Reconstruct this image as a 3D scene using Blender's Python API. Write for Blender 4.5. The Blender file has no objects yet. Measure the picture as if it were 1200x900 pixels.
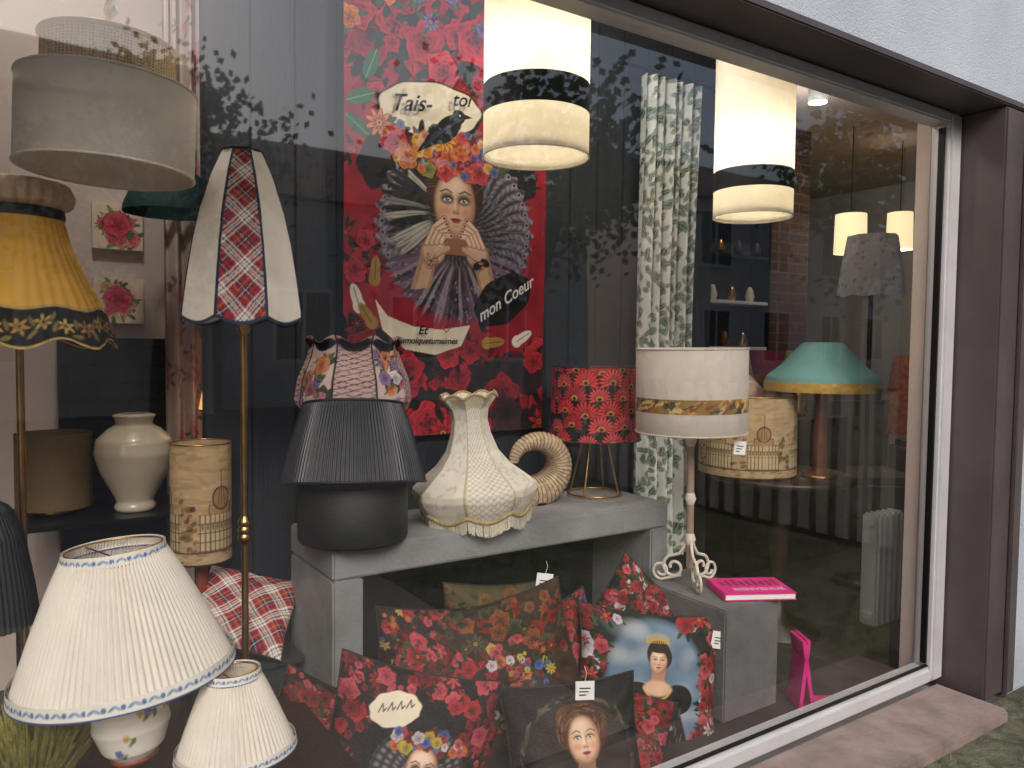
import bpy, bmesh, math, random, numpy as np
from mathutils import Vector, Matrix, Quaternion, noise
R=random.Random(7)
S=bpy.context.scene
pi=math.pi
def l1(c):
    c=c/255.0
    return c/12.92 if c<=.04045 else ((c+.055)/1.055)**2.4
def lin(h):
    if isinstance(h,str):
        h=h.lstrip('#'); return np.array([l1(int(h[i:i+2],16)) for i in (0,2,4)])
    return np.array(h,float)
# ------------------------------------------------------------ materials
def nt(name):
    m=bpy.data.materials.new(name); m.use_nodes=True
    n=m.node_tree.nodes; l=m.node_tree.links
    return m,n,l,n['Principled BSDF']
def mat(name,col,rough=.6,metal=0,var=.15,vs=6,bump=.15,bs=60,transl=0,coat=0,stretch=None):
    m,n,l,b=nt(name); c=lin(col)
    tc=n.new('ShaderNodeTexCoord'); mp=n.new('ShaderNodeMapping'); l.new(tc.outputs['Object'],mp.inputs[0])
    if stretch: mp.inputs['Scale'].default_value=stretch
    t=n.new('ShaderNodeTexNoise'); t.inputs['Scale'].default_value=vs; t.inputs['Detail'].default_value=4
    l.new(mp.outputs[0],t.inputs['Vector'])
    r=n.new('ShaderNodeValToRGB'); r.color_ramp.elements[0].position=.3; r.color_ramp.elements[1].position=.7
    r.color_ramp.elements[0].color=(*np.clip(c*(1-var),0,1),1); r.color_ramp.elements[1].color=(*np.clip(c*(1+var),0,1),1)
    l.new(t.outputs['Fac'],r.inputs[0]); l.new(r.outputs[0],b.inputs['Base Color'])
    b.inputs['Roughness'].default_value=rough; b.inputs['Metallic'].default_value=metal
    b.inputs['Coat Weight'].default_value=coat
    if bump>0:
        t2=n.new('ShaderNodeTexNoise'); t2.inputs['Scale'].default_value=bs; t2.inputs['Detail'].default_value=2
        l.new(mp.outputs[0],t2.inputs['Vector'])
        bp=n.new('ShaderNodeBump'); bp.inputs['Strength'].default_value=bump; bp.inputs['Distance'].default_value=.01
        l.new(t2.outputs['Fac'],bp.inputs['Height']); l.new(bp.outputs[0],b.inputs['Normal'])
    if transl>0: addtr(m,n,l,b,r.outputs[0],transl)
    return m
def addtr(m,n,l,b,colsock,f):
    tr=n.new('ShaderNodeBsdfTranslucent'); l.new(colsock,tr.inputs['Color'])
    mx=n.new('ShaderNodeMixShader'); mx.inputs[0].default_value=f
    l.new(b.outputs[0],mx.inputs[1]); l.new(tr.outputs[0],mx.inputs[2])
    l.new(mx.outputs[0],n['Material Output'].inputs[0])
def cmat(name,rough=.8,transl=0,bump=.2):
    m,n,l,b=nt(name)
    a=n.new('ShaderNodeVertexColor'); a.layer_name='Col'
    tc=n.new('ShaderNodeTexCoord'); t=n.new('ShaderNodeTexNoise'); t.inputs['Scale'].default_value=14; t.inputs['Detail'].default_value=6
    l.new(tc.outputs['Object'],t.inputs['Vector'])
    mr=n.new('ShaderNodeMapRange'); mr.inputs[3].default_value=.74; mr.inputs[4].default_value=1.2; l.new(t.outputs['Fac'],mr.inputs[0])
    mm=n.new('ShaderNodeVectorMath'); mm.operation='SCALE'; l.new(a.outputs[0],mm.inputs[0]); l.new(mr.outputs[0],mm.inputs['Scale'])
    l.new(mm.outputs[0],b.inputs['Base Color']); b.inputs['Roughness'].default_value=rough
    if bump:
        w=n.new('ShaderNodeTexNoise'); w.inputs['Scale'].default_value=270; w.inputs['Detail'].default_value=1; l.new(tc.outputs['Object'],w.inputs['Vector'])
        bp=n.new('ShaderNodeBump'); bp.inputs['Strength'].default_value=bump; bp.inputs['Distance'].default_value=.004
        l.new(w.outputs['Fac'],bp.inputs['Height']); l.new(bp.outputs[0],b.inputs['Normal'])
    if transl: addtr(m,n,l,b,mm.outputs[0],transl)
    return m
def brickmat(name,c1,c2,mortar,rough=.8,scale=1):
    m,n,l,b=nt(name)
    tc=n.new('ShaderNodeTexCoord'); sp=n.new('ShaderNodeSeparateXYZ'); l.new(tc.outputs['Object'],sp.inputs[0])
    cb=n.new('ShaderNodeCombineXYZ'); l.new(sp.outputs[0],cb.inputs[0]); l.new(sp.outputs[2],cb.inputs[1])
    nz=n.new('ShaderNodeTexNoise'); nz.inputs['Scale'].default_value=12; l.new(cb.outputs[0],nz.inputs['Vector'])
    vm=n.new('ShaderNodeVectorMath'); vm.operation='MULTIPLY_ADD'; vm.inputs[1].default_value=(.015,.015,0)
    l.new(nz.outputs['Color'],vm.inputs[0]); l.new(cb.outputs[0],vm.inputs[2])
    br=n.new('ShaderNodeTexBrick'); l.new(vm.outputs[0],br.inputs['Vector'])
    br.inputs['Scale'].default_value=scale; br.inputs['Brick Width'].default_value=.2; br.inputs['Row Height'].default_value=.065
    br.inputs['Mortar Size'].default_value=.006; br.inputs['Color1'].default_value=(*lin(c1),1); br.inputs['Color2'].default_value=(*lin(c2),1); br.inputs['Mortar'].default_value=(*lin(mortar),1)
    l.new(br.outputs['Color'],b.inputs['Base Color']); b.inputs['Roughness'].default_value=rough
    bp=n.new('ShaderNodeBump'); bp.invert=True; bp.inputs['Distance'].default_value=.01; bp.inputs['Strength'].default_value=.7
    l.new(br.outputs['Fac'],bp.inputs['Height']); l.new(bp.outputs[0],b.inputs['Normal'])
    return m
def emat(name,col,st):
    m,n,l,b=nt(name); b.inputs['Base Color'].default_value=(*lin(col),1)
    b.inputs['Emission Color'].default_value=(*lin(col),1); b.inputs['Emission Strength'].default_value=st
    m.cycles.emission_sampling='NONE'
    return m
def glassmat():
    m,n,l,b=nt('window glass'); n.remove(b)
    g=n.new('ShaderNodeNewGeometry'); d=n.new('ShaderNodeVectorMath'); d.operation='DOT_PRODUCT'
    l.new(g.outputs['Incoming'],d.inputs[0]); l.new(g.outputs['Normal'],d.inputs[1])
    def M(op,a,bv=None):
        x=n.new('ShaderNodeMath'); x.operation=op
        for i,v in enumerate((a,bv)):
            if v is None: continue
            if isinstance(v,(int,float)): x.inputs[i].default_value=v
            else: l.new(v,x.inputs[i])
        return x.outputs[0]
    c=M('ABSOLUTE',d.outputs['Value']); o=M('SUBTRACT',1.0,c); p=M('POWER',o,5.0)
    f=M('ADD',M('MULTIPLY',p,1.6),.155)
    mn=M('MINIMUM',f,1.0)
    tr=n.new('ShaderNodeBsdfTransparent'); tr.inputs[0].default_value=(.98,.99,.99,1)
    gl=n.new('ShaderNodeBsdfGlossy'); gl.inputs['Roughness'].default_value=.02
    nz=n.new('ShaderNodeTexNoise'); nz.inputs['Scale'].default_value=1.6; tc=n.new('ShaderNodeTexCoord'); l.new(tc.outputs['Object'],nz.inputs[0])
    bp=n.new('ShaderNodeBump'); bp.inputs['Strength'].default_value=.10; bp.inputs['Distance'].default_value=.02; l.new(nz.outputs['Fac'],bp.inputs['Height']); l.new(bp.outputs[0],gl.inputs['Normal'])
    mx=n.new('ShaderNodeMixShader'); l.new(mn,mx.inputs[0]); l.new(tr.outputs[0],mx.inputs[1]); l.new(gl.outputs[0],mx.inputs[2])
    l.new(mx.outputs[0],n['Material Output'].inputs[0]); return m
# ------------------------------------------------------------ mesh helpers
def grp(name,loc=(0,0,0),rot=(0,0,0)):
    e=bpy.data.objects.new(name,None); e.location=loc; e.rotation_euler=rot; e.empty_display_size=.05
    S.collection.objects.link(e); return e
def link(o,parent):
    S.collection.objects.link(o)
    if parent: o.parent=parent
    return o
def mobj(name,v,f,m,parent=None,smooth=False,col=None):
    me=bpy.data.meshes.new(name); me.from_pydata([tuple(p) for p in v],[],f)
    if m: me.materials.append(m)
    if smooth: me.polygons.foreach_set('use_smooth',[True]*len(me.polygons))
    if col is not None:
        a=me.color_attributes.new('Col','FLOAT_COLOR','POINT')
        c=np.ones((len(v),4),np.float32); c[:,:3]=col; a.data.foreach_set('color',c.ravel())
    me.update()
    return link(bpy.data.objects.new(name,me),parent)
def box(name,x0,x1,y0,y1,z0,z1,m,parent=None,bev=.003):
    bm=bmesh.new(); bmesh.ops.create_cube(bm,size=1)
    for v in bm.verts: v.co=Vector((x0+(v.co.x+.5)*(x1-x0),y0+(v.co.y+.5)*(y1-y0),z0+(v.co.z+.5)*(z1-z0)))
    if bev: bmesh.ops.bevel(bm,geom=bm.edges[:],offset=bev,segments=2,affect='EDGES')
    me=bpy.data.meshes.new(name); bm.to_mesh(me); bm.free(); me.materials.append(m)
    return link(bpy.data.objects.new(name,me),parent)
def grid_faces(nr,nc):
    i=np.arange((nr-1)*(nc-1)); r=i//(nc-1); c=i%(nc-1); a=r*nc+c
    return np.stack([a,a+1,a+nc+1,a+nc],1).tolist()
def resamp(prof,n):
    p=np.array(prof,float); d=np.r_[0,np.cumsum(np.hypot(*np.diff(p,axis=0).T))]; s=np.linspace(0,d[-1],n)
    return np.stack([np.interp(s,d,p[:,0]),np.interp(s,d,p[:,1])],1)
def rev(name,prof,m,parent,seg=64,rows=None,mod=None,cv=None,smooth=True,center=(0,0)):
    p=resamp(prof,rows) if rows else np.array(prof,float)
    nr=len(p); th=np.linspace(0,2*pi,seg+1); TH,_=np.meshgrid(th,np.arange(nr)); RR=np.repeat(p[:,0:1],seg+1,1); ZZ=np.repeat(p[:,1:2],seg+1,1)
    SS=np.repeat(np.linspace(0,1,nr)[:,None],seg+1,1)
    if mod: RR,ZZ=mod(TH,RR,ZZ,SS)
    v=np.stack([RR*np.cos(TH)+center[0],RR*np.sin(TH)+center[1],ZZ],-1).reshape(-1,3)
    col=None
    if cv is not None: col=cv.sample(TH/(2*pi),SS).reshape(-1,3)
    return mobj(name,v.tolist(),grid_faces(nr,seg+1),m,parent,smooth,col)
def tube(name,pts,r,m,parent,cyc=False,radii=None):
    c=bpy.data.curves.new(name,'CURVE'); c.dimensions='3D'; c.bevel_depth=r; c.bevel_resolution=3; c.use_fill_caps=True
    s=c.splines.new('POLY'); s.points.add(len(pts)-1); s.use_cyclic_u=cyc
    for i,p in enumerate(pts):
        s.points[i].co=(*p,1)
        if radii is not None: s.points[i].radius=radii[i]
    s.use_smooth=True
    c.materials.append(m); return link(bpy.data.objects.new(name,c),parent)
def ring(r,z,n=64,cx=0,cy=0): return [(cx+r*math.cos(2*pi*i/n),cy+r*math.sin(2*pi*i/n),z) for i in range(n)]
def text(body,size,loc,m,parent,rz=0,shear=.35):
    c=bpy.data.curves.new('lettering','FONT'); c.body=body; c.size=size; c.shear=shear; c.align_x='CENTER'; c.align_y='CENTER'; c.extrude=.0004; c.offset=.0008
    c.materials.append(m); o=bpy.data.objects.new('lettering',c); o.location=loc; o.rotation_euler=(pi/2,-rz,0) ; return link(o,parent)
# ------------------------------------------------------------ colour canvas (vertex-painted prints)
class CV:
    def __init__(s,W,H,res,bg):
        s.W,s.H,s.res=W,H,res; s.nx=int(W/res)+1; s.ny=int(H/res)+1
        s.x=np.linspace(0,W,s.nx); s.y=np.linspace(0,H,s.ny); s.X,s.Y=np.meshgrid(s.x,s.y)
        s.I=np.zeros((s.ny,s.nx,3)); s.I[:]=lin(bg)
    def win(s,cx,cy,r):
        a=np.searchsorted(s.x,[cx-r,cx+r]); b=np.searchsorted(s.y,[cy-r,cy+r]); return slice(b[0],b[1]+1),slice(a[0],a[1]+1)
    def put(s,w,m,c):
        c=lin(c) if isinstance(c,str) else c
        s.I[w]=s.I[w]*(1-m[...,None])+c*m[...,None]
    def ell(s,cx,cy,rx,ry=None,rot=0,c='#ffffff',a=1,soft=None,pet=0,amp=0,ph=0):
        ry=ry or rx; R_=max(rx,ry)*1.3+(soft or 0)*.5; w=s.win(cx,cy,R_); X=s.X[w]-cx; Y=s.Y[w]-cy
        if X.size==0: return
        u=(X*math.cos(rot)+Y*math.sin(rot))/rx; v=(-X*math.sin(rot)+Y*math.cos(rot))/ry
        q=np.hypot(u,v)
        if pet: q=q/(1+amp*np.cos(pet*np.arctan2(v,u)+ph))
        sf=soft or s.res*1.0
        m=np.clip((1-q)*min(rx,ry)/sf+.5,0,1)*a; s.put(w,m,c)
    def poly(s,pts,c,a=1):
        P=np.array(pts,float); cx,cy=(P.max(0)+P.min(0))/2; r=(P.max(0)-P.min(0)).max()/2+s.res
        w=s.win(cx,cy,r); X=s.X[w]; Y=s.Y[w]
        if X.size==0: return
        ins=np.zeros(X.shape,bool); n=len(P)
        for i in range(n):
            x1,y1=P[i]; x2,y2=P[(i+1)%n]
            if y1==y2: continue
            ins^=((y1>Y)!=(y2>Y))&(X<(x2-x1)*(Y-y1)/(y2-y1)+x1)
        s.put(w,ins*float(a),c)
    def line(s,pts,wd,c,a=1):
        for (x1,y1),(x2,y2) in zip(pts[:-1],pts[1:]):
            L=math.hypot(x2-x1,y2-y1); w=s.win((x1+x2)/2,(y1+y2)/2,L/2+wd*2+s.res); X=s.X[w]-x1; Y=s.Y[w]-y1
            if X.size==0: continue
            t=np.clip((X*(x2-x1)+Y*(y2-y1))/max(L*L,1e-9),0,1)
            d=np.hypot(X-t*(x2-x1),Y-t*(y2-y1)); s.put(w,np.clip((wd/2-d)/s.res+.5,0,1)*a,c)
    def rose(s,cx,cy,r,dk,lt,rg=R):
        dk=lin(dk); lt=lin(lt); w=s.win(cx,cy,r*1.25); X=s.X[w]-cx; Y=s.Y[w]-cy
        if X.size==0: return
        q0=np.hypot(X,Y)/r; th=np.arctan2(Y,X); s.put(w,np.clip((1.12-q0)*r/(s.res*2)+.2,0,1)*.6,dk*.3)
        bx=rg.uniform(-.3,.3)
        for k in range(6):
            rk=1-.165*k; ph=rg.random()*6.28; n=5-(k>2)-(k>4)
            sc=rk*(1+.11*np.cos(n*th+ph)+.04*np.cos(2*n*th+ph*3)); q=q0/sc
            m=np.clip((1-q)*r*rk/s.res+.5,0,1)
            t=np.clip(q**5*.75+.04+.30*np.abs(np.sin(n*th/2+ph/2+k))-.07*k+bx*np.cos(th-1.9)*.7,0,1)[...,None]
            c=dk*(1-t)+lt*t; s.I[w]=s.I[w]*(1-m[...,None])+c*m[...,None]
    def daisy(s,cx,cy,r,c,cc,n=8,dk=None,ph=None):
        ph=R.random()*6 if ph is None else ph
        for i in range(n):
            a=ph+2*pi*i/n
            if dk: s.ell(cx+.55*r*math.cos(a),cy+.55*r*math.sin(a),r*.5,r*.21,a,dk)
            s.ell(cx+.57*r*math.cos(a),cy+.57*r*math.sin(a),r*.44,r*.15,a,c)
            if dk: s.ell(cx+.36*r*math.cos(a),cy+.36*r*math.sin(a),r*.24,r*.07,a,dk,.7)
        s.ell(cx,cy,r*.2,c=cc); s.ell(cx,cy,r*.1,c='#2a180c')
    def leaf(s,cx,cy,L,W,a,c,vein=None):
        s.ell(cx,cy,L,W,a,c)
        if vein: s.line([(cx-L*math.cos(a),cy-L*math.sin(a)),(cx+L*math.cos(a),cy+L*math.sin(a))],s.res*.9,vein)
    def sample(s,u,v):
        i=np.clip((v*(s.ny-1)).astype(int),0,s.ny-1); j=np.clip((u*(s.nx-1)).astype(int),0,s.nx-1); return s.I[i,j]
    def floral(s,n,r0,r1,pal,leafc,x0=0,x1=None,y0=0,y1=None,test=None,pd=.18):
        x1=x1 or s.W; y1=y1 or s.H
        for i in range(n):
            x=R.uniform(x0,x1); y=R.uniform(y0,y1)
            if test and not test(x,y): continue
            r=R.uniform(r0,r1)*(1 if R.random()<.6 else .55)
            for k in range(4):
                a=R.random()*6.28; s.leaf(x+r*1.15*math.cos(a),y+r*1.15*math.sin(a),r*.7,r*.24,a+R.uniform(-.4,.4),R.choice(leafc),'#18241a')
            p=R.choice(pal)
            if R.random()>pd: s.rose(x,y,r,p[0],p[1])
            else: s.daisy(x,y,r,p[1],'#c89030',R.choice([6,8,10]),p[0])
    def face(s,cx,cy,w,smoky=False,lips=True,iris='#2a1a14'):
        E=s.ell
        E(cx,cy,w,w*1.42,0,'#9a6a50',soft=.12*w); E(cx-.07*w,cy+.03*w,.90*w,1.32*w,0,'#d6a98a',soft=.3*w); E(cx-.12*w,cy+.1*w,.7*w,1.05*w,0,'#e6c3a6',.8,soft=.4*w)
        E(cx-.1*w,cy+.78*w,.5*w,.35*w,0,'#f0d4bc',.7,soft=.35*w)
        for sx in (-1,1): E(cx+sx*.5*w,cy-.28*w,.26*w,.2*w,0,'#cf8570',.6,soft=.22*w)
        E(cx+.12*w,cy+.02*w,.09*w,.42*w,0,'#b07c60',.6,soft=.12*w); E(cx-.03*w,cy-.05*w,.05*w,.35*w,0,'#f4dcc6',.6,soft=.08*w)
        E(cx,cy-.32*w,.17*w,.09*w,0,'#c08a6e',.9,soft=.08*w)
        for sx in (-1,1): E(cx+sx*.09*w,cy-.36*w,.045*w,.03*w,0,'#6a3a2c')
        for sx in (-1,1):
            ex=cx+sx*.42*w; ey=cy+.2*w
            E(ex,ey+.03*w,.33*w if smoky else .28*w,.24*w if smoky else .17*w,0,'#2c2226' if smoky else '#8a5a46',.85 if smoky else .6,soft=.14*w)
            E(ex,ey,.21*w,.10*w,0,'#e4dcd4'); E(ex,ey+.01*w,.095*w,.10*w,0,iris); E(ex+.03*w,ey+.035*w,.03*w,.03*w,0,'#ffffff')
            s.line([(ex-.24*w,ey-.01*w),(ex-.1*w,ey+.10*w),(ex+.1*w,ey+.10*w),(ex+.24*w,ey)],.065*w,'#140c0c')
            s.line([(ex-sx*.22*w,ey+.30*w),(ex+sx*.05*w,ey+.42*w),(ex+sx*.32*w,ey+.30*w)],.07*w,'#3a2218',.9)
        if lips:
            E(cx,cy-.64*w,.26*w,.075*w,0,'#8f2630'); E(cx,cy-.72*w,.20*w,.08*w,0,'#b84650'); s.line([(cx-.27*w,cy-.65*w),(cx,cy-.67*w),(cx+.27*w,cy-.65*w)],.035*w,'#3c0c12')
        E(cx,cy-.92*w,.2*w,.05*w,0,'#b88468',.6,soft=.08*w)
def cvgrid(name,cv,m,parent,fn,smooth=True):
    v=fn(cv.X,cv.Y); return mobj(name,v.reshape(-1,3).tolist(),grid_faces(*cv.X.shape),m,parent,smooth,cv.I.reshape(-1,3))
# ------------------------------------------------------------ materials
fab=cmat('printed fabric'); fabT=cmat('printed lampshade fabric',transl=.25)
cream=mat('cream linen','#f2ecdf',.85,var=.05,vs=20,bump=.25,bs=400,transl=.15)
creamlit=mat('cream linen lit','#f4eddc',.85,var=.05,vs=20,bump=.2,bs=400,transl=.4)
pleatm=mat('cream pleated silk','#f4ece0',.7,var=.04,vs=20,bump=.1,bs=200,transl=.2)
blackf=mat('black fabric','#1a1a1e',.6,var=.2,bump=.2,bs=300)
blackband=mat('black band','#141416',.8,var=.1)
brass=mat('brass','#b8925a',.3,1,var=.15,vs=30,bump=.05)
iron=mat('white iron','#d8cfc0',.5,0,var=.15,vs=40)
blackmetal=mat('black metal','#151515',.4,.5)
concrete=mat('grey concrete','#858586',.75,var=.24,vs=6,bump=.3,bs=70)
darkwood=mat('dark grey planks','#2a2f36',.7,var=.18,vs=4,bump=.3,bs=25,stretch=(4,4,.4))
pinkwall=mat('pinkish plaster','#cbbab0',.9,var=.06,vs=3,bump=.1)
whitewall=mat('white plaster','#c4c2c0',.9,var=.05,vs=3,bump=.1)
floorm=mat('shop floor','#403a36',.5,var=.3,vs=5,bump=.1,stretch=(1,8,1))
platm=mat('dark display floor','#34312e',.7,var=.2,vs=6,bump=.1)
ceilm=mat('ceiling','#b8a89e',.9,var=.05)
alum=mat('pale aluminium frame','#c6c6ca',.4,.2,var=.06,vs=10,bump=.05)
brown=mat('brown painted metal','#4b4345',.45,.0,var=.16,vs=5,bump=.12,bs=30)
sillm=mat('brownish stone sill','#877672',.65,var=.28,vs=9,bump=.35,bs=60)
render_=mat('pale blue render','#a9b2be',.9,var=.10,vs=3,bump=.45,bs=160)
paper=mat('white card','#f2f2f0',.6,var=.02,bump=0)
pink=mat('hot pink print','#e0218a',.45,var=.08,vs=20,bump=0)
wood=mat('red brown wood','#7c3f26',.4,var=.25,vs=20,stretch=(6,6,1),bump=.1)
dwood=mat('dark walnut','#2e1d16',.4,var=.3,vs=12,stretch=(1,5,1),bump=.1)
paintw=mat('white paint','#dcdcd8',.5,var=.04)
brickd=brickmat('black painted brick','#1b1b1f','#26262b','#111113',.55)
brickr=brickmat('brown brick','#5a382e','#452a25','#5f544e')
ceram=mat('cream ceramic','#d9ccb4',.2,var=.06,vs=8,bump=.02,coat=.6)
lettr=mat('ink','#141414',.8,var=0,bump=0)
ribm=mat('rib fibre','#8a7050')
# ------------------------------------------------------------ ground and street
asph=mat('asphalt','#55555a',.9,var=.3,vs=30,bump=.5,bs=200)
GZ=.33
def rects(name,rs,z,m):
    v=[];f=[]
    for (x0,x1,y0,y1) in rs:
        i=len(v); v+=[(x0,y0,z),(x1,y0,z),(x1,y1,z),(x0,y1,z)]; f.append((i,i+1,i+2,i+3))
    return mobj(name,v,f,m)
rects('ground',[(-200,200,-200,1.22),(-200,200,6,200),(-200,-4,1.22,6),(8,200,1.22,6)],GZ,asph)
rects('gravel_path',[(-6,9,-1.0,1.0)],GZ+.004,mat('gravel','#8d857c',.95,var=.35,vs=90,bump=.8,bs=180))
rects('lawn',[(1.6,14,-3,1.19)],GZ+.008,mat('lawn soil','#5a5a48',.95,var=.5,vs=22,bump=.8,bs=120))
gm=mat('grass blades','#6a8048',.7,var=.45,vs=14,bump=0,transl=.3)
v=[];f=[]
for i in range(34000):
    x=1.7+R.random()**1.3*5; y=R.uniform(-1.8,1.17)
    if noise.noise(Vector((x*4,y*4,0)))<-.02: continue
    h=R.uniform(.01,.05); a=R.random()*6.28; w=.003; dx,dy=math.cos(a)*w,math.sin(a)*w; lx,ly=R.uniform(-.02,.02),R.uniform(-.02,.02)
    k=len(v); v+=[(x-dx,y-dy,GZ),(x+dx,y+dy,GZ),(x+lx,y+ly,GZ+h)]; f.append((k,k+1,k+2))
mobj('grass',v,f,gm)
g=grp('paling_fence'); fm=mat('weathered palings','#9a9488',.85,var=.3,vs=9,bump=.3,stretch=(1,1,.2))
for i in range(26): y=1.0-i*.14; box('paling',4.2,4.22,y-.045,y+.045,GZ+.05,GZ+.95+R.uniform(-.01,.01),fm,g,.003)
for z in (.55,1.05): box('rail',4.222,4.26,-2.7,1.08,z,z+.06,fm,g,.003)
for i in range(3): box('post',4.262,4.34,1.0-i*1.75,1.08-i*1.75,GZ-.1,GZ+1.0,fm,g,.004)
# added trees, put in only to mirror dark shapes in the glass
bark=mat('bark','#4a3e34',.9,var=.3,vs=12); folm=mat('tree foliage','#3c5228',.8,var=.5,vs=3,bump=0,transl=.25)
def tree(x,y,h,cr):
    g=grp('reflection_tree',(x,y,GZ)); R2=random.Random(int(x*10)+99)
    tube('trunk',[(0,0,-.1),(.05,.02,h*.3),(.0,.05,h*.6),(.08,0,h*.9)],.14,bark,g,radii=[1.2,.9,.6,.2])
    cl=[]
    for i in range(11):
        a=R2.random()*6.28; rr=cr*R2.uniform(.3,.85); z=h*R2.uniform(.5,1.0); p=(rr*math.cos(a),rr*math.sin(a),z); cl.append(p)
        tube('limb',[(0,0.03,h*R2.uniform(.35,.6)),(p[0]*.5,p[1]*.5,z*.85),p],.05,bark,g,radii=[1,.6,.2])
    v=[];f=[]
    for p in cl+[(0,0,h)]:
        s=cr*R2.uniform(.3,.5)
        for k in range(260):
            d=Vector((R2.gauss(0,1),R2.gauss(0,1),R2.gauss(0,.8)))*s*.55; q=Vector(p)+d; u=Vector((R2.gauss(0,1),R2.gauss(0,1),R2.gauss(0,1))).normalized()*.07; w2=u.orthogonal().normalized()*.045; i=len(v); v+=[q-u,q+w2,q+u,q-w2]; f.append((i,i+1,i+2,i+3))
    mobj('foliage',v,f,folm,g)
tree(5.6,-5.2,4.2,1.7); tree(10.5,-4.0,4.6,1.9); tree(-1.6,-7.0,4.4,1.6); tree(1.9,-9.2,4.8,1.7)
# ------------------------------------------------------------ shop building shell
sh=grp('shop_building')
box('upper_wall',-4,8,1.2,1.45,2.312,4.2,render_,sh)
box('side_wall',2.852,8,1.2,1.45,.2,2.31,render_,sh)
box('left_wall',-4,-1.402,1.2,1.45,.2,2.31,render_,sh)
box('base_wall',-1.4,2.85,1.2,1.45,.1,.326,concrete,sh)
box('back_wall',-4,8,5.2,5.4,.1,4.2,whitewall,sh)
box('end_wall_a',-4,-3.8,1.452,5.198,.1,4.2,pinkwall,sh)
box('end_wall_b',6.5,6.7,1.452,5.198,.1,4.2,whitewall,sh)
box('ceiling',-3.798,6.498,1.452,5.198,2.95,3.15,ceilm,sh)
box('floor',-3.798,6.498,1.452,5.198,.1,.27,floorm,sh)
box('drainpipe',3.0,3.09,1.10,1.19,.34,3.9,paintw,sh,.03)
box('display_platform',.76,2.58,1.47,1.998,.2705,.33,platm,None,.004)
wd=grp('shop_window')
box('frame_right',2.612,2.68,1.33,1.40,.38,2.288,alum,wd,.008)
box('frame_left',-1.27,-1.2,1.33,1.40,.38,2.288,alum,wd,.008)
box('frame_bottom',-1.198,2.61,1.33,1.40,.38,.43,alum,wd,.008)
box('frame_bead',-1.198,2.61,1.345,1.355,.431,.437,blackmetal,wd,0)
box('frame_top',-1.198,2.61,1.33,1.40,2.25,2.288,alum,wd,.006)
box('inner_lining',2.625,2.72,1.402,1.455,.38,2.3,pinkwall,wd)
box('inner_gasket',2.604,2.611,1.35,1.37,.44,2.24,blackmetal,wd,0)
box('jamb',2.682,2.85,1.195,1.36,.35,2.288,brown,wd,.006)
box('jamb_step',2.80,2.853,1.18,1.194,.35,2.288,brown,wd,.003)
box('jamb_left',-1.4,-1.272,1.195,1.36,.35,2.288,brown,wd,.006)
box('head_board',-1.4,2.853,1.192,1.36,2.29,2.311,brown,wd,.004)
box('sill',-1.4,2.635,1.10,1.329,.327,.376,sillm,wd,.008)
mobj('glass',[(-1.2,1.36,.43),(2.61,1.36,.43),(2.61,1.36,2.25),(-1.2,1.36,2.25)],[(0,1,2,3)],glassmat(),wd)
hm=mat('opposite render','#e0cec4',.9,var=.1,vs=2)
gw=mat('house window glass','#20262c',.1,var=.1,bump=0); rf=mat('roof tiles','#5a4a46',.8,var=.3,vs=20)
def house(x0,x1,y0,y1,h,m):
    g=grp('terraced_house'); box('walls',x0,x1,y0,y1,GZ-.01,GZ+h,m,g,.02)
    mobj('roof',[(x0-.2,y1+.3,GZ+h+.01),(x1+.2,y1+.3,GZ+h+.01),(x1+.2,(y0+y1)/2,GZ+h+1.8),(x0-.2,(y0+y1)/2,GZ+h+1.8),(x0-.2,y0-.3,GZ+h+.01),(x1+.2,y0-.3,GZ+h+.01)],[(0,1,2,3),(3,2,5,4)],rf,g)
    k=x0+1
    while k<x1-1.4:
        for z in (GZ+.9,GZ+3.4):
            if z+1.4<GZ+h:
                box('window_pane',k,k+1,y1-.02,y1+.012,z,z+1.3,gw,g,0)
                for (a,b,c,d) in ((k-.08,k,z-.08,z+1.38),(k+1,k+1.08,z-.08,z+1.38),(k,k+1,z-.08,z),(k,k+1,z+1.3,z+1.38),(k+.47,k+.53,z,z+1.3)): box('window_frame',a,b,y1-.01,y1+.04,c,d,paintw,g,0)
        k+=2.4
house(-9,3,-17,-11,5.0,hm); house(3.4,12,-18,-12,4.0,mat('opposite render b','#c8c0b8',.9)); house(14,26,-17,-11,5,hm)
# ------------------------------------------------------------ interior partitions
pt=grp('plank_partition')
x=.55
while x<2.9:
    w=.145; box('plank',x,min(x+w,2.92),2.60,2.66,.272,2.948,darkwood,pt,.004); x+=w+.002
box('pink_wall',-3.79,.9,3.2,3.3,.272,2.948,pinkwall)
box('black_brick_wall',.17,.92,3.12,3.196,.272,1.52,brickd)
box('brick_wall',2.94,4.5,3.2,3.4,.272,2.948,brickr)
box('brick_pillar',2.99,3.22,3.0,3.197,.272,2.948,brickr)
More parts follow.
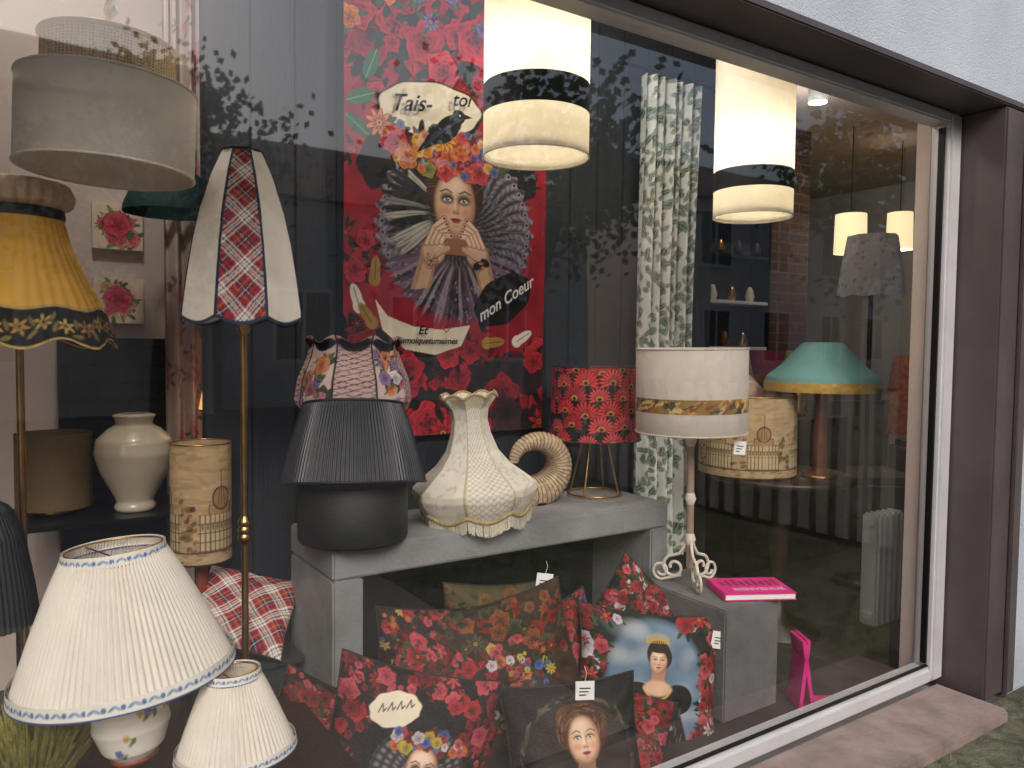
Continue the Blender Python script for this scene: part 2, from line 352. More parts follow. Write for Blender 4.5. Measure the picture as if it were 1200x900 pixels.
# ------------------------------------------------------------ poster
W,H=.864,1.70
c=CV(W,H,.0025,'#9c182c')
n1=np.sin(c.X*40+np.sin(c.Y*17))*np.sin(c.Y*31+c.X*9); c.I*= (1+.2*n1)[...,None]
reds=[('#480e18','#cc2436'),('#560c18','#d83444'),('#3a080e','#a81c2c')]
c.floral(80,.05,.10,reds,['#18221a','#203426'],0,W,1.30,H,pd=.05)
c.floral(12,.03,.05,[('#3a1a3a','#7a6aa0'),('#803018','#e88840'),('#203048','#5a78a0')],['#2a5a3a'],0,W,1.40,H)
c.floral(60,.04,.085,reds+[('#141014','#4a2a34'),('#0c0a0c','#3a2028')],['#101412','#1c261e'],0,W,0,.34,pd=.1)
c.floral(16,.03,.05,reds,['#1c241c'],0,.14,.4,1.3); c.floral(12,.03,.05,reds,['#1c241c'],.76,W,.9,1.4)
for (x,y,a) in ((.06,1.2,.4),(.1,1.32,1.2),(.05,1.10,-.6),(.78,1.2,2)): c.leaf(x,y,.055,.026,a,'#2a6a44','#8ab080')
c.ell(.17,1.0,.13,.10,.6,'#101014',pet=7,amp=.05); c.ell(.72,1.0,.10,.09,-.6,'#18141a',pet=7,amp=.05)
cx,cy=.46,.78; dx=c.X-cx; dy=(c.Y-cy); r=np.hypot(dx,dy); th=np.arctan2(dy,dx)
edge=.335*(1+.035*np.cos(36*th)); m=(r<edge)
fold=.5+.5*np.cos(44*th+5*np.sin(r*18)); fine=.5+.5*np.cos(r*230+3*np.cos(22*th))
base=np.stack([.03+.24*fold*(.35+.65*fine),.027+.21*fold*(.35+.65*fine),.04+.25*fold*(.35+.65*fine)],-1)
base*= (.35+1.0*np.clip(r/.3,0,1)**2)[...,None]
c.I[m]=base[m]
for i in range(48):
    a=i/48*2*pi; c.line([(cx+.15*math.cos(a),cy+.15*math.sin(a)),(cx+.32*math.cos(a+.04),cy+.32*math.sin(a+.04))],.0025,'#9a94a4',.6)
    c.ell(cx+.315*math.cos(a),cy+.315*math.sin(a),.011,c='#a8a0b4',a=.7); c.ell(cx+.315*math.cos(a),cy+.315*math.sin(a),.006,c='#241c24')
for i in range(16):
    a=2.2+i*.11; c.leaf(cx-.02+.205*math.cos(a),cy+.06+.18*math.sin(a),.09,.012,a,R.choice(['#bcb8b0','#1e1e24','#8a8684','#2a2a30']),'#2a2a2a')
for i in range(44):
    a=pi+.25+i*(pi-.5)/43; c.leaf(cx+.2*math.cos(a),cy-.07+.19*math.sin(a),.11,.008,a,R.choice(['#5a4456','#3e3040','#76607a','#2c262e','#9a8a98']))
for i in range(60): a=pi+.3+R.random()*(pi-.6); q_=R.uniform(.12,.29); c.ell(cx+q_*math.cos(a),cy-.07+q_*math.sin(a),.006,.004,a,'#b0a0b0',.6)
c.poly([(.40,.68),(.50,.68),(.49,.82),(.41,.82)],'#9a6c54')
c.ell(.445,.94,.118,.10,0,'#2c1610'); c.ell(.355,.89,.03,.07,.2,'#3a1c12'); c.ell(.535,.89,.03,.07,-.2,'#3a1c12')
for i in range(40): a=R.uniform(-.2,pi+.2); c.line([(.445+.09*math.cos(a),.92+.08*math.sin(a)),(.445+.12*math.cos(a+.2),.93+.10*math.sin(a+.2))],.004,R.choice(['#5a3020','#1c0e0a','#7a4428']),.8)
c.face(.447,.868,.088,True,True,'#3a4038')
for sx in (-1,1):
    hx=.447+sx*.08
    c.poly([(hx+sx*.11,.54),(hx+sx*.03,.55),(hx-sx*.005,.66),(hx+sx*.06,.70)],'#b98c70'); c.poly([(hx+sx*.09,.54),(hx+sx*.04,.55),(hx+sx*.01,.66),(hx+sx*.045,.69)],'#d6ae92')
    c.ell(hx+sx*.018,.685,.050,.058,sx*.5,'#b08064',soft=.01); c.ell(hx+sx*.012,.69,.044,.05,sx*.5,'#e0bb9e',soft=.012)
    for k in range(4):
        x0,y0=hx+sx*(.042-.020*k),.715+.003*k; x1,y1=hx-sx*(.030+.010*k),.812-.021*k; xm,ym=(x0+x1)/2+sx*.006,(y0+y1)/2+.012
        c.line([(x0,y0),(xm,ym),(x1,y1)],.024,'#6a4030',.9); c.line([(x0,y0),(xm,ym),(x1,y1)],.018,'#e2c0a4'); c.line([(x0,y0+.003),(xm,ym+.003),(x1,y1+.002)],.006,'#f2dcc8',.8); c.ell(x1,y1,.006,.005,0,'#8c1c2c'); c.ell(xm,ym,.006,.003,.5,'#b98468',.8)
    c.line([(hx+sx*.03,.66),(hx-sx*.045,.70)],.022,'#a87860'); c.line([(hx+sx*.03,.663),(hx-sx*.045,.703)],.017,'#dcb698')
    for k in range(12): c.line([(hx+sx*.02+R.uniform(-.03,.03),.65+R.uniform(-.04,.03)),(hx+sx*.02+R.uniform(-.03,.03),.65+R.uniform(-.04,.03))],.003,'#3a3236',.8)
c.ell(.545,.645,.024,.015,.6,'#141416'); c.ell(.578,.658,.022,.015,-.5,'#141416'); c.ell(.56,.655,.012,.005,0,'#c8803c')
c.ell(.34,1.20,.225,.108,.1,'#171114',pet=9,amp=.02); c.ell(.34,1.205,.213,.096,.1,'#f4e8cc',pet=9,amp=.02)
hat=[(.19,1.07,.055,'#8a1820','#d8404a'),(.24,1.02,.045,'#a04018','#f09858'),(.36,1.03,.045,'#7a1420','#d83848'),(.42,1.02,.05,'#8a3018','#e87048'),(.50,1.04,.055,'#5a0c18','#c02838'),(.57,1.06,.05,'#1c2a5a','#5a6aa0'),(.46,1.08,.05,'#8a2818','#e06838'),(.55,1.0,.045,'#6a1020','#d04858'),(.31,1.07,.045,'#a86018','#f0b848'),(.40,.985,.035,'#8a1820','#d8404a'),(.61,1.12,.04,'#6a1020','#c83848'),(.33,.985,.03,'#3a4a20','#a0a850'),(.50,.985,.03,'#8a1820','#e06050')]
for i in range(60): c.leaf(R.uniform(.16,.66),R.uniform(.98,1.13),.04,.012,R.random()*3,R.choice(['#1c2a1c','#3a5a30','#6a1824','#141a14']))
for (x,y,rr,p0,p1) in hat:
    if R.random()<.65: c.rose(x,y,rr,p0,p1)
    else: c.daisy(x,y,rr,p1,'#e8b030',11,p0)
for i in range(26): c.rose(R.uniform(.17,.64),R.uniform(.98,1.14),R.uniform(.012,.022),*R.choice([('#7a1420','#e05060'),('#a06018','#f8c050'),('#28305a','#7080b0'),('#8a3018','#f08848')]))
c.daisy(.13,1.12,.05,'#e88a50','#e0b040',9,'#6a2818'); c.daisy(.40,1.11,.05,'#f0a840','#3a1a0c',12,'#7a380c')
c.ell(.41,1.145,.078,.04,.75,'#0c0e12'); c.ell(.46,1.200,.028,.026,0,'#0e1016'); c.poly([(.475,1.217),(.52,1.205),(.476,1.191)],'#1a1c20'); c.poly([(.28,1.04),(.40,1.10),(.36,1.16)],'#101216')
for k in range(10): c.line([(.33+.012*k,1.08+.01*k),(.355+.014*k,1.125+.008*k)],.0025,'#4a5468')
c.ell(.465,1.205,.004,c='#e8e0d0')
c.ell(.665,.52,.15,.088,.55,'#0c0c10',pet=7,amp=.03)
c.poly([(.12,.50),(.17,.44),(.27,.405),(.38,.395),(.51,.415),(.47,.335),(.36,.30),(.24,.32),(.15,.39)],'#f4ead2')
for (x,y,a,col) in ((.05,.50,1.9,'#f8f2e6'),(.09,.44,2.2,'#a8843c'),(.76,.37,.5,'#f8f2e6'),(.62,.35,.1,'#a8843c'),(.12,.60,1.5,'#a8843c')):
    c.ell(x,y,.052,.02,a,col); c.ell(x+.03*math.cos(a+pi),y+.03*math.sin(a+pi),.026,.024,a,col); c.line([(x-.03*math.cos(a),y-.03*math.sin(a)),(x+.04*math.cos(a),y+.04*math.sin(a))],.003,'#30202a')
po=grp('fabric_wall_hanging',(1.0,2.57,1.17))
cvgrid('printed_cloth',c,fab,po,lambda X,Y: np.stack([X,-.006+.006*np.sin(X*9+.6)*np.sin(Y*3+1)+.002*np.sin(X*31+Y*5),Y],-1))
tube('hem_rod',[(-.01,0,-.004),(W+.01,0,-.004)],.006,blackmetal,po)
text("Tais-",.085,(.245,-.022,1.205),lettr,po,.15,.5); text("toi",.072,(.455,-.022,1.255),lettr,po,.1,.4); text('mon Coeur',.062,(.665,-.022,.52),paper,po,.55,.5)
text('Et',.045,(.30,-.022,.39),lettr,po,0,.3); text('#dismoiquetumaimes',.032,(.31,-.022,.352),lettr,po,0,.3)
tube('heart_mark',[(.40,-.022,.385),(.385,-.022,.405),(.392,-.022,.418),(.402,-.022,.408),(.413,-.022,.418),(.418,-.022,.405),(.40,-.022,.385)],.002,mat('red ink','#a01020'),po)
# ------------------------------------------------------------ concrete display table
tb=grp('concrete_display_table')
box('top',.75,2.03,2.0,2.37,.852,.942,concrete,tb,.006)
box('leg_left',.75,.84,2.0,2.37,.272,.85,concrete,tb,.006)
box('leg_right',1.945,2.03,2.0,2.37,.272,.85,concrete,tb,.006)
box('back_panel',.842,1.943,2.32,2.36,.272,.85,blackf,tb)
pl=grp('grey_plinth'); box('block',1.86,2.12,1.58,1.98,.332,.69,mat('dark grey plinth','#6a686a',.75,var=.25,vs=6,bump=.25,bs=70),pl,.005)
TZ=.943
# ------------------------------------------------------------ lamp helpers
def pleat(n,a): return lambda T,Rr,Z,s:(Rr+a*(np.abs(((T*n/(2*pi))%1)*2-1)-.5)*2*(1+.35*np.sin(T*7)),Z)
def gores(n,scal=.0,ph=0,puff=0):
    def f(T,Rr,Z,s):
        k=((T+ph)%(2*pi/n))-pi/n; g=math.cos(pi/n)/np.cos(k); g=g*(1-puff)+puff
        return Rr*g, Z-scal*np.cos(k*n/2)*(1-s)**6
    return f
def braid_cv(L,h):
    c=CV(L,h,h/14,'#e8e4da')
    c.poly([(0,0),(L,0),(L,h*.14),(0,h*.14)],'#2c4a86'); c.poly([(0,h*.86),(L,h*.86),(L,h),(0,h)],'#2c4a86')
    k=0
    while k<L:
        c.ell(k,h*.5,h*.17,c='#5672a8'); c.leaf(k+h*.5,h*.5,h*.28,h*.1,.5,'#6a94b0'); c.leaf(k+h*.9,h*.5,h*.28,h*.1,-.5,'#8aa4c4'); k+=h*1.3
    return c
potm=cmat('painted ceramic',.15,0,bump=0)
def pleated_lamp(name,loc,rot,rb,rt,h,n,base):
    g=grp(name,loc,rot)
    rev('pleated_shade',[(rb,0),(rb*.86+rt*.14,h*.16),(rb*.62+rt*.38,h*.42),(rb*.3+rt*.7,h*.74),(rt,h)],pleatm,g,seg=n*6,rows=14,mod=pleat(n,.0028),smooth=True)
    b=braid_cv(2*pi*rb,.018*rb/.2+.006); hh=b.H
    rev('braid_bottom',[(rb+.006,-.003),(rb+.003,hh)],fab,g,seg=700,rows=14,cv=b)
    b=braid_cv(2*pi*rt,hh*.9)
    rev('braid_top',[(rt+.008,h-hh*.9),(rt+.006,h+.003)],fab,g,seg=400,rows=14,cv=b)
    tube('top_ring',ring(rt,h),.002,brass,g,True)
    for k in range(3): a=k*2.094; tube('spider_arm',[(0,0,h-.02),(rt*math.cos(a),rt*math.sin(a),h-.004)],.0015,brass,g)
    tube('harp_stem',[(0,0,-.03),(0,0,h-.02)],.004,brass,g)
    s,d=base
    c=CV(2*pi*s,s*2.4,.002,'#f0ebe0')
    for i in range(26): x,y=R.uniform(0,c.W),R.uniform(.2,2.1)*s; c.leaf(x+.01,y-.008,.01,.004,R.random()*3,'#6a8a50'); c.rose(x,y,R.uniform(.005,.011),*R.choice([('#a04050','#e8a0a8'),('#4a4a8a','#a0a0d0'),('#b08030','#f0d080')]))
    pr=[(s*.45,-2.25*s),(s*.5,-2.2*s),(s*.8,-1.9*s),(s,-1.3*s),(s*.95,-.9*s),(s*.6,-.5*s),(s*.32,-.35*s),(s*.3,-.05*s),(s*.35,0)]
    rev('ceramic_body',[(r_,z_+d) for r_,z_ in pr],potm,g,seg=160,rows=70,cv=c)
    rev('foot',[(0,-2.26*s+d),(s*.6,-2.26*s+d),(s*.6,-2.15*s+d),(s*.4,-2.1*s+d)],wood,g)
    return g
pleated_lamp('pleated_table_lamp',(.192,1.61,.868),(math.radians(-3),math.radians(-4),0),.192,.084,.245,95,(.070,-.005))
pleated_lamp('pleated_table_lamp',(.362,1.475,.731),(math.radians(-4),math.radians(-1),0),.106,.044,.15,64,(.05,-.01))
box('low_display_shelf',-.35,.62,1.47,1.95,.58,.61,dwood)
g=grp('dried_grass_bundle',(.03,1.70,.611)); st=mat('straw green','#8f8a40',.8,var=.4,vs=60,transl=.2)
v=[];f=[]
for i in range(900):
    a=R.random()*6.28; s=R.random()**.5; x0,y0=.03*s*math.cos(a),.03*s*math.sin(a); x1,y1=x0*4.0,y0*4.0; h=.19+R.uniform(-.05,.01)-.03*s
    k=len(v); v+=[(x0-.0015,y0,0),(x0+.0015,y0,0),(x1+.0015,y1,h),(x1-.0015,y1,h)]; f.append((k,k+1,k+2,k+3))
mobj('stalks',v,f,st,g); rev('tie',[(.035,.03),(.04,.04),(.038,.05)],blackf,g)
# ------------------------------------------------------------ tartan floor lamp
def sett(s):
    s=s%1; o=np.zeros(s.shape+(3,)); o[:]=lin('#a81c2c')
    for a,b,cc in ((0,.34,'#f2eee6'),(.06,.10,'#1c2844'),(.15,.17,'#a02030'),(.23,.28,'#1c2844'),(.40,.44,'#10182a'),(.52,.54,'#c8a848'),(.60,.76,'#141f3a'),(.67,.69,'#e8e4dc'),(.86,.90,'#10182a')):
        o[(s>=a)&(s<b)]=lin(cc)
    return o
def tartan(X,Y,p): return .5*sett((X+Y)/p)+.5*sett((X-Y)/p+.2)
g=grp('tartan_floor_lamp',(.53,2.06,.272),(0,0,-.38))
n=8; ph=.30
c=CV(1.0,.46,.0016,'#f4eee2'); k=((c.X*2*pi+ph)/(2*pi/n)); idx=np.floor(k)%n; fr=k-np.floor(k)
prof=[(.157,0),(.156,.02),(.145,.10),(.130,.19),(.109,.28),(.080,.37),(.052,.43)]
pr=resamp(prof,200); rad=np.interp(c.Y/.46,np.linspace(0,1,200),pr[:,0])
tt=tartan((fr-.5)*rad*2*pi/n,c.Y,.125); mk=(idx%2==0); c.I[mk]=tt[mk]
w=.0035/(rad*2*pi/n); mk=(fr<w)|(fr>1-w); c.I[mk]=lin('#26304a')
c.I[(c.Y<.008)]=lin('#26304a')
rev('gored_shade',[(r_,z_+1.295) for r_,z_ in prof],fabT,g,seg=480,rows=150,mod=gores(n,.018,ph),cv=c,smooth=True)
rev('top_trim',[(.047,1.72),(.054,1.725),(.050,1.731)],blackf,g)
tube('pole',[(0,0,.03),(0,0,1.32)],.009,brass,g)
for z in (.30,.72,.74,.76,1.27): rev('pole_knuckle',[(.009,z-.018),(.016,z-.006),(.018,z),(.016,z+.006),(.009,z+.018)],brass,g,seg=24)
rev('pole_base',[(0,.002),(.13,.002),(.13,.012),(.10,.022),(.03,.035),(.012,.06)],brass,g)
# ------------------------------------------------------------ yellow lamp left
g=grp('yellow_floor_lamp',(.04,2.22,.272))
c=CV(1.3,.36,.002,'#f0b84c')
c.poly([(0,.0),(1.3,0),(1.3,.095),(0,.095)],'#1d1a1c')
for i in range(26):
    x=.05*i+.02; y=.048+.01*math.sin(i*2); c.daisy(x,y,.021,R.choice(['#c8a050','#b88c48','#d8b868']),'#5a3a20',6,'#6a4c28'); c.leaf(x+.025,y+.012,.014,.005,R.random()*3,'#7a7040'); c.leaf(x+.025,y-.02,.014,.005,R.random()*3,'#8a7a48')
c.poly([(0,.093),(1.3,.093),(1.3,.101),(0,.101)],'#c8a860'); c.poly([(0,0),(1.3,0),(1.3,.007),(0,.007)],'#c8a860')
rev('yellow_shade',[(.208,1.225),(.202,1.26),(.178,1.32),(.145,1.39),(.115,1.46),(.098,1.53)],fabT,g,seg=360,rows=90,mod=lambda T,Rr,Z,s:(Rr*(1+.03*np.cos(8*T)*(1-s)+.006*np.sin(40*T)),Z-.012*np.cos(8*T)*(1-s)**3),cv=c)
rev('dark_collar',[(.100,1.525),(.103,1.535),(.100,1.55)],blackf,g)
rev('gathered_top',[(.085,1.545),(.115,1.56),(.122,1.585),(.112,1.61),(.07,1.62)],mat('beige ruched cloth','#d0b496',.9,var=.1),g,seg=200,rows=20,mod=pleat(26,.004))
tube('pole',[(0,0,.03),(0,0,1.4)],.009,brass,g); rev('base',[(0,.002),(.13,.002),(.13,.012),(.03,.035),(.012,.05)],brass,g)
g=grp('black_fringed_lamp',(-.05,2.05,.272))
rev('fringed_shade',[(.115,.60),(.105,.68),(.085,.80),(.06,.86),(.03,.88)],blackf,g,seg=360,rows=30,mod=pleat(60,.004))
tube('stem',[(0,0,.01),(0,0,.86)],.008,brass,g); rev('base',[(0,.002),(.10,.002),(.09,.02),(.01,.04)],brass,g)
# ------------------------------------------------------------ hanging drum (rattan + linen)
g=grp('rattan_pendant_lamp',(.215,2.03,1.895),(0,math.radians(2),0))
rev('linen_drum',[(.184,0),(.188,.002),(.188,.198),(.184,.20)],cream,g,seg=96)
rev('drum_top',[(.188,.199),(.14,.203)],cream,g,seg=96)
tube('rim_bottom',ring(.188,.003),.003,cream,g,True); tube('rim_top',ring(.188,.198),.003,cream,g,True)
m,nn,ll,b=nt('rattan cane'); tc=nn.new('ShaderNodeTexCoord'); ck=nn.new('ShaderNodeTexVoronoi'); ck.inputs['Scale'].default_value=150; ck.inputs['Randomness'].default_value=.25
ll.new(tc.outputs['Object'],ck.inputs['Vector']); rp=nn.new('ShaderNodeValToRGB'); rp.color_ramp.elements[0].color=(*lin('#a07848'),1); rp.color_ramp.elements[0].position=.25; rp.color_ramp.elements[1].color=(*lin('#e0c49a'),1); rp.color_ramp.elements[1].position=.5
ll.new(ck.outputs['Distance'],rp.inputs[0]); ll.new(rp.outputs[0],b.inputs['Base Color']); b.inputs['Roughness'].default_value=.6
rev('cane_band',[(.141,.203),(.141,.295)],m,g,seg=96)
canem=mat('cane','#c8a068')
for z in (.205,.293): tube('cane_rim',ring(.142,z),.006,canem,g,True)
rev('cane_top',[(.141,.295),(.02,.30)],m,g,seg=64)
rp_=mat('white rope','#e8e2d6',.9)
for k in range(2): tube('rope',[(.009*math.cos(t*1.0+k*pi),.009*math.sin(t*1.0+k*pi),.30+t*.012) for t in range(0,62)],.0075,rp_,g)
g=grp('ceiling_hook',(.36,2.4,2.5)); tube('rod',[(0,0,0),(0,0,.45)],.004,brass,g); rev('cup',[(.0,-.0),(.03,0),(.04,.02),(.01,.05)],brass,g)
g=grp('dark_green_pendant_lamp',(.49,2.82,1.94)); rev('shade',[(.15,0),(.148,.02),(.11,.11),(.09,.13)],mat('dark green velvet','#173a3a',.8),g,seg=80); tube('cord',[(0,0,.12),(0,0,1.0)],.003,blackmetal,g)
# ------------------------------------------------------------ lit cylinder pendants
def plight(name,loc,e,r=.03,parent=None,col=(1,.88,.68)):
    d=bpy.data.lights.new(name,'POINT'); d.energy=e; d.shadow_soft_size=r; d.color=col; o=bpy.data.objects.new(name,d); o.location=loc; return link(o,parent)
bulb=emat('lit bulb','#ffe8c0',5)
def cyl(loc,r,h,b0,b1):
    g=grp('cylinder_pendant_lamp',loc)
    rev('shade_lower',[(r,0),(r,b0)],creamlit,g,seg=96); rev('shade_upper',[(r,b1),(r,h)],creamlit,g,seg=96)
    rev('black_band',[(r+.0008,b0-.001),(r+.0008,b1+.001)],blackband,g,seg=96)
    tube('rim_bottom',ring(r,.002,96),.0025,cream,g,True); tube('rim_top',ring(r,h-.002,96),.0025,cream,g,True)
    rev('inner_diffuser',[(0,.02),(r-.004,.02)],creamlit,g,seg=64)
    tube('cord',[(0,0,h-.1),(0,0,2.94-loc[2])],.003,paintw,g)
    for k in range(3): a=k*2.094; tube('spider_arm',[(0,0,h-.08),(r*math.cos(a),r*math.sin(a),h-.01)],.0015,brass,g)
    z=h*.50
    rev('bulb',[(0,z-.04),(.02,z-.034),(.028,z-.015),(.026,z),(.015,z+.02),(.012,z+.04)],bulb,g,seg=24)
    plight('lamp_light',(.0,0,z-.06),4.4,.03,g)
cyl((1.295,1.83,2.045),.152,.66,.12,.20)
cyl((2.355,1.92,1.995),.144,.63,.095,.165)
# ------------------------------------------------------------ objects on the concrete table
g=grp('black_pleated_lamp',(.845,2.09,TZ+.001))
rev('drum_base',[(0,0),(.152,0),(.157,.01),(.157,.165),(.147,.17),(0,.17)],blackf,g,seg=64)
tube('stem',[(0,0,.15),(0,0,.36)],.008,blackmetal,g)
s2=grp('shade_tilt',(0,0,.160),(math.radians(-9),math.radians(4),0)); s2.parent=g
rev('pleated_shade',[(.208,0),(.190,.075),(.168,.15),(.142,.23)],mat('black pleated silk','#2a2b30',.42,var=.2,vs=30,bump=.1),s2,seg=660,rows=12,mod=pleat(110,.003))
tube('rim_top',ring(.143,.229),.004,blackf,s2,True); tube('rim_bottom',ring(.209,.002),.004,blackf,s2,True)
for k in range(3): a=k*2.094; tube('spider_arm',[(0,0,.03),(.2*math.cos(a),.2*math.sin(a),.01)],.0018,brass,s2)
tube('spider_ring',ring(.03,.03,24),.003,brass,s2,True)
g=grp('floral_lace_lamp',(.95,2.34,TZ+.001))
c=CV(1.0,.22,.0016,'#d8b8b0')
for i in range(8):
    if i%2==0:
        c.poly([(i/8,0),((i+1)/8,0),((i+1)/8,.22),(i/8,.22)],'#e0c4bc')
        c.floral(22,.014,.030,[('#a0401c','#f0a060'),('#7a2038','#e08898'),('#8a8088','#f4ece4'),('#5a3a70','#a888b8')],['#5a6a40','#3a4a38'],i/8+.01,(i+1)/8-.01,.02,.17)
    else:
        for k in range(14): c.line([(i/8,.016*k),((i+1)/8,.016*k+.03)],.003,'#5a3a44')
        for k in range(14): c.line([(i/8,.016*k+.03),((i+1)/8,.016*k)],.002,'#7a4a54')
    c.ell(i/8+.0625,.20,.06,.02,0,'#1c1418'); c.line([(i/8,0),(i/8,.22)],.006,'#15101a'); c.ell(i/8+.0625,.0,.062,.014,0,'#15101a')
rev('lace_shade',[(.178,.36),(.190,.385),(.180,.45),(.15,.52),(.142,.555),(.158,.578)],fabT,g,seg=420,rows=80,mod=lambda T,Rr,Z,s:(gores(8,.022,.2,.1)(T,Rr,Z,s)[0],gores(8,.022,.2,.1)(T,Rr,Z,s)[1]+.012*np.cos(8*T)*s**6),cv=c)
tube('stem',[(0,0,.01),(0,0,.5)],.009,brass,g); rev('foot',[(0,0),(.08,0),(.07,.02),(.02,.04),(.012,.07)],brass,g)
# cream scalloped victorian shade
g=grp('cream_fringed_lampshade',(1.275,2.11,TZ+.002),(math.radians(-2),math.radians(-4),.1))
c=CV(1.0,.46,.002,'#f0eadf')
for i in range(8):
    if i%2==0:
        for k in range(50): c.ell(R.uniform(i/8+.01,i/8+.115),R.uniform(0,.46),.012,.006,R.random()*3,'#dcd4c6',pet=5,amp=.3)
    else:
        for k in range(40): c.line([(i/8,k*.02-.1),((i+1)/8,k*.02+.02)],.0022,'#b8ae9c'); c.line([((i+1)/8,k*.02-.1),(i/8,k*.02+.02)],.0022,'#b8ae9c')
    c.line([(i/8,0),(i/8,.46)],.007,'#c4b796')
pr=[(.178,.045),(.194,.068),(.206,.095),(.204,.115),(.168,.145),(.122,.18),(.086,.225),(.066,.28),(.058,.325),(.064,.36),(.092,.395)]
rev('scalloped_shade',pr,fabT,g,seg=480,rows=120,mod=lambda T,Rr,Z,s:gores(8,.022,0)(T,Rr,Z+.014*np.cos(((T%(2*pi/8))-pi/8)*4)*s**8,s),cv=c)
def rimpts(r,z,sgn):
    o=[]
    for i in range(192):
        T=2*pi*i/192; k=(T%(pi/4))-pi/8; rr=r*math.cos(pi/8)/math.cos(k); o.append((rr*math.cos(T),rr*math.sin(T),z+sgn*math.cos(k*4)))
    return o
gold=mat('old gold braid','#a89468',.7,var=.3,vs=90)
tube('braid_bottom',rimpts(.181,.045,-.022),.006,gold,g,True); tube('braid_top',rimpts(.094,.396,.014),.004,gold,g,True)
fr_=rimpts(.180,.043,-.022); v=[];f=[]
for rep in range(5):
    for i in range(192):
        x,y,z=fr_[i]; x2,y2,z2=fr_[(i+1)%192]; t=R.random(); px,py,pz=x+(x2-x)*t,y+(y2-y)*t,z+(z2-z)*t; L=.022+R.uniform(0,.012); k=len(v)
        dx,dy=(x2-x)*.16,(y2-y)*.16; zb=max(pz-L-.01,-.03); v+=[(px-dx,py-dy,pz),(px+dx,py+dy,pz),(px+dx*1.2,py+dy*1.2,zb),(px-dx*1.2,py-dy*1.2,zb)]; f.append((k,k+1,k+2,k+3))
mobj('fringe',v,f,mat('fringe thread','#e8e0cc',.8,var=.15,vs=200),g)
rev('inner_lining',[(p[0]-.006,p[1]) for p in pr],mat('cream lining','#d8c890',.8),g,seg=64,rows=20,mod=gores(8,.01,0))
# woven spiral lamp
g=grp('woven_shell_lamp',(1.585,2.24,TZ+.001)); wv=mat('woven fibre','#b8a48a',.8,var=.35,vs=60,bump=.6,bs=140)
pts=[];rd=[]
for i in range(70):
    t=i/69; a=-1.9+t*4.9; rr=.118-.05*t; pts.append((rr*math.cos(a)*1.2,0,.142+rr*math.sin(a)*.95)); rd.append(1-.75*t)
tube('spiral_shell',pts,.068,wv,g,radii=rd)
for i in range(3,68,2):
    p=Vector(pts[i]); q=Vector(pts[i+1])-Vector(pts[i-1]); q.normalize(); u=Vector((0,1,0)); w_=q.cross(u); r_=.0683*rd[i]
    tube('rib',[tuple(p+(u*math.cos(k*pi/8)+w_*math.sin(k*pi/8))*r_) for k in range(16)],.0018,ribm,g,True)
rev('foot',[(0,0),(.06,0),(.055,.012),(.02,.03)],blackmetal,g)
# red and black floral drum
g=grp('red_floral_lamp',(1.875,2.24,TZ+.001))
c=CV(1.07,.275,.0016,'#15100f')
for row in range(5,-1,-1):
    for i in range(12):
        x=i*1.07/11.5+(row%2)*.045+R.uniform(-.01,.01); y=.012+row*.052+R.uniform(-.012,.012); rr=R.uniform(.040,.054); col=R.choice(['#dc3840','#e85056','#c02a34','#e84048'])
        for k in range(2): a=-1.6+R.uniform(-1,1); c.leaf(x+.03*math.cos(a),y-.02,.022,.006,a,'#3c4a30')
        for k in range(13):
            a=-.35+k*(pi+.7)/12; c.leaf(x+.55*rr*math.cos(a),y-.01+.5*rr*math.sin(a),rr*.5,rr*.14,a,'#4a0a12'); c.leaf(x+.58*rr*math.cos(a),y-.01+.53*rr*math.sin(a),rr*.42,rr*.09,a,col)
        c.ell(x,y-.010,.014,.010,0,'#c88a3a'); c.ell(x,y-.012,.008,.006,0,'#2c140c')
rev('floral_drum',[(.171,.215),(.166,.49)],fabT,g,seg=520,rows=120,cv=c)
tube('rim_bottom',ring(.171,.216,96),.003,blackf,g,True); tube('rim_top',ring(.166,.489,96),.003,blackf,g,True)
for k in range(4):
    a=k*pi/2+.5; ca,sa=math.cos(a),math.sin(a)
    tube('wire_leg',[(.10*ca,.10*sa,.004),(.05*ca,.05*sa,.21),(.03*ca,.03*sa,.26)],.0035,brass,g)
tube('base_ring',ring(.10,.008),.0035,brass,g,True); tube('stem',[(0,0,.22),(0,0,.45)],.006,brass,g); tube('socket',[(0,0,.24),(0,0,.30)],.02,brass,g)
# ------------------------------------------------------------ gold band floor lamp on scroll foot
g=grp('gold_band_lamp',(1.965,1.83,.691),(0,math.radians(-1),0))
r=.186
greige=mat('greige linen','#d6ccc0',.85,var=.06,vs=30,bump=.3,bs=400,transl=.2)
rev('shade_lower',[(r-.002,.53),(r,.532),(r,.605)],greige,g,seg=96); rev('shade_upper',[(r,.65),(r,.812),(r-.002,.814)],greige,g,seg=96)
c=CV(1.17,.045,.0016,'#8a6834')
for i in range(120): c.ell(R.uniform(0,1.17),R.uniform(0,.045),R.uniform(.006,.03),R.uniform(.003,.010),R.random(),R.choice(['#c09040','#4a3a2a','#b8a078','#7a3a20','#30342c','#d0b060']),pet=5,amp=.2)
rev('gold_band',[(r+.001,.604),(r+.001,.651)],fab,g,seg=500,rows=20,cv=c)
tube('rim_bottom',ring(r,.532,96),.003,greige,g,True); tube('rim_top',ring(r,.812,96),.003,greige,g,True)
tube('stem',[(0,0,.06),(0,0,.72)],.013,mat('limed wood','#a08878',.6),g)
for z in (.16,.30,.50): rev('stem_collar',[(.013,z-.02),(.02,z),(.013,z+.02)],iron,g,seg=24)
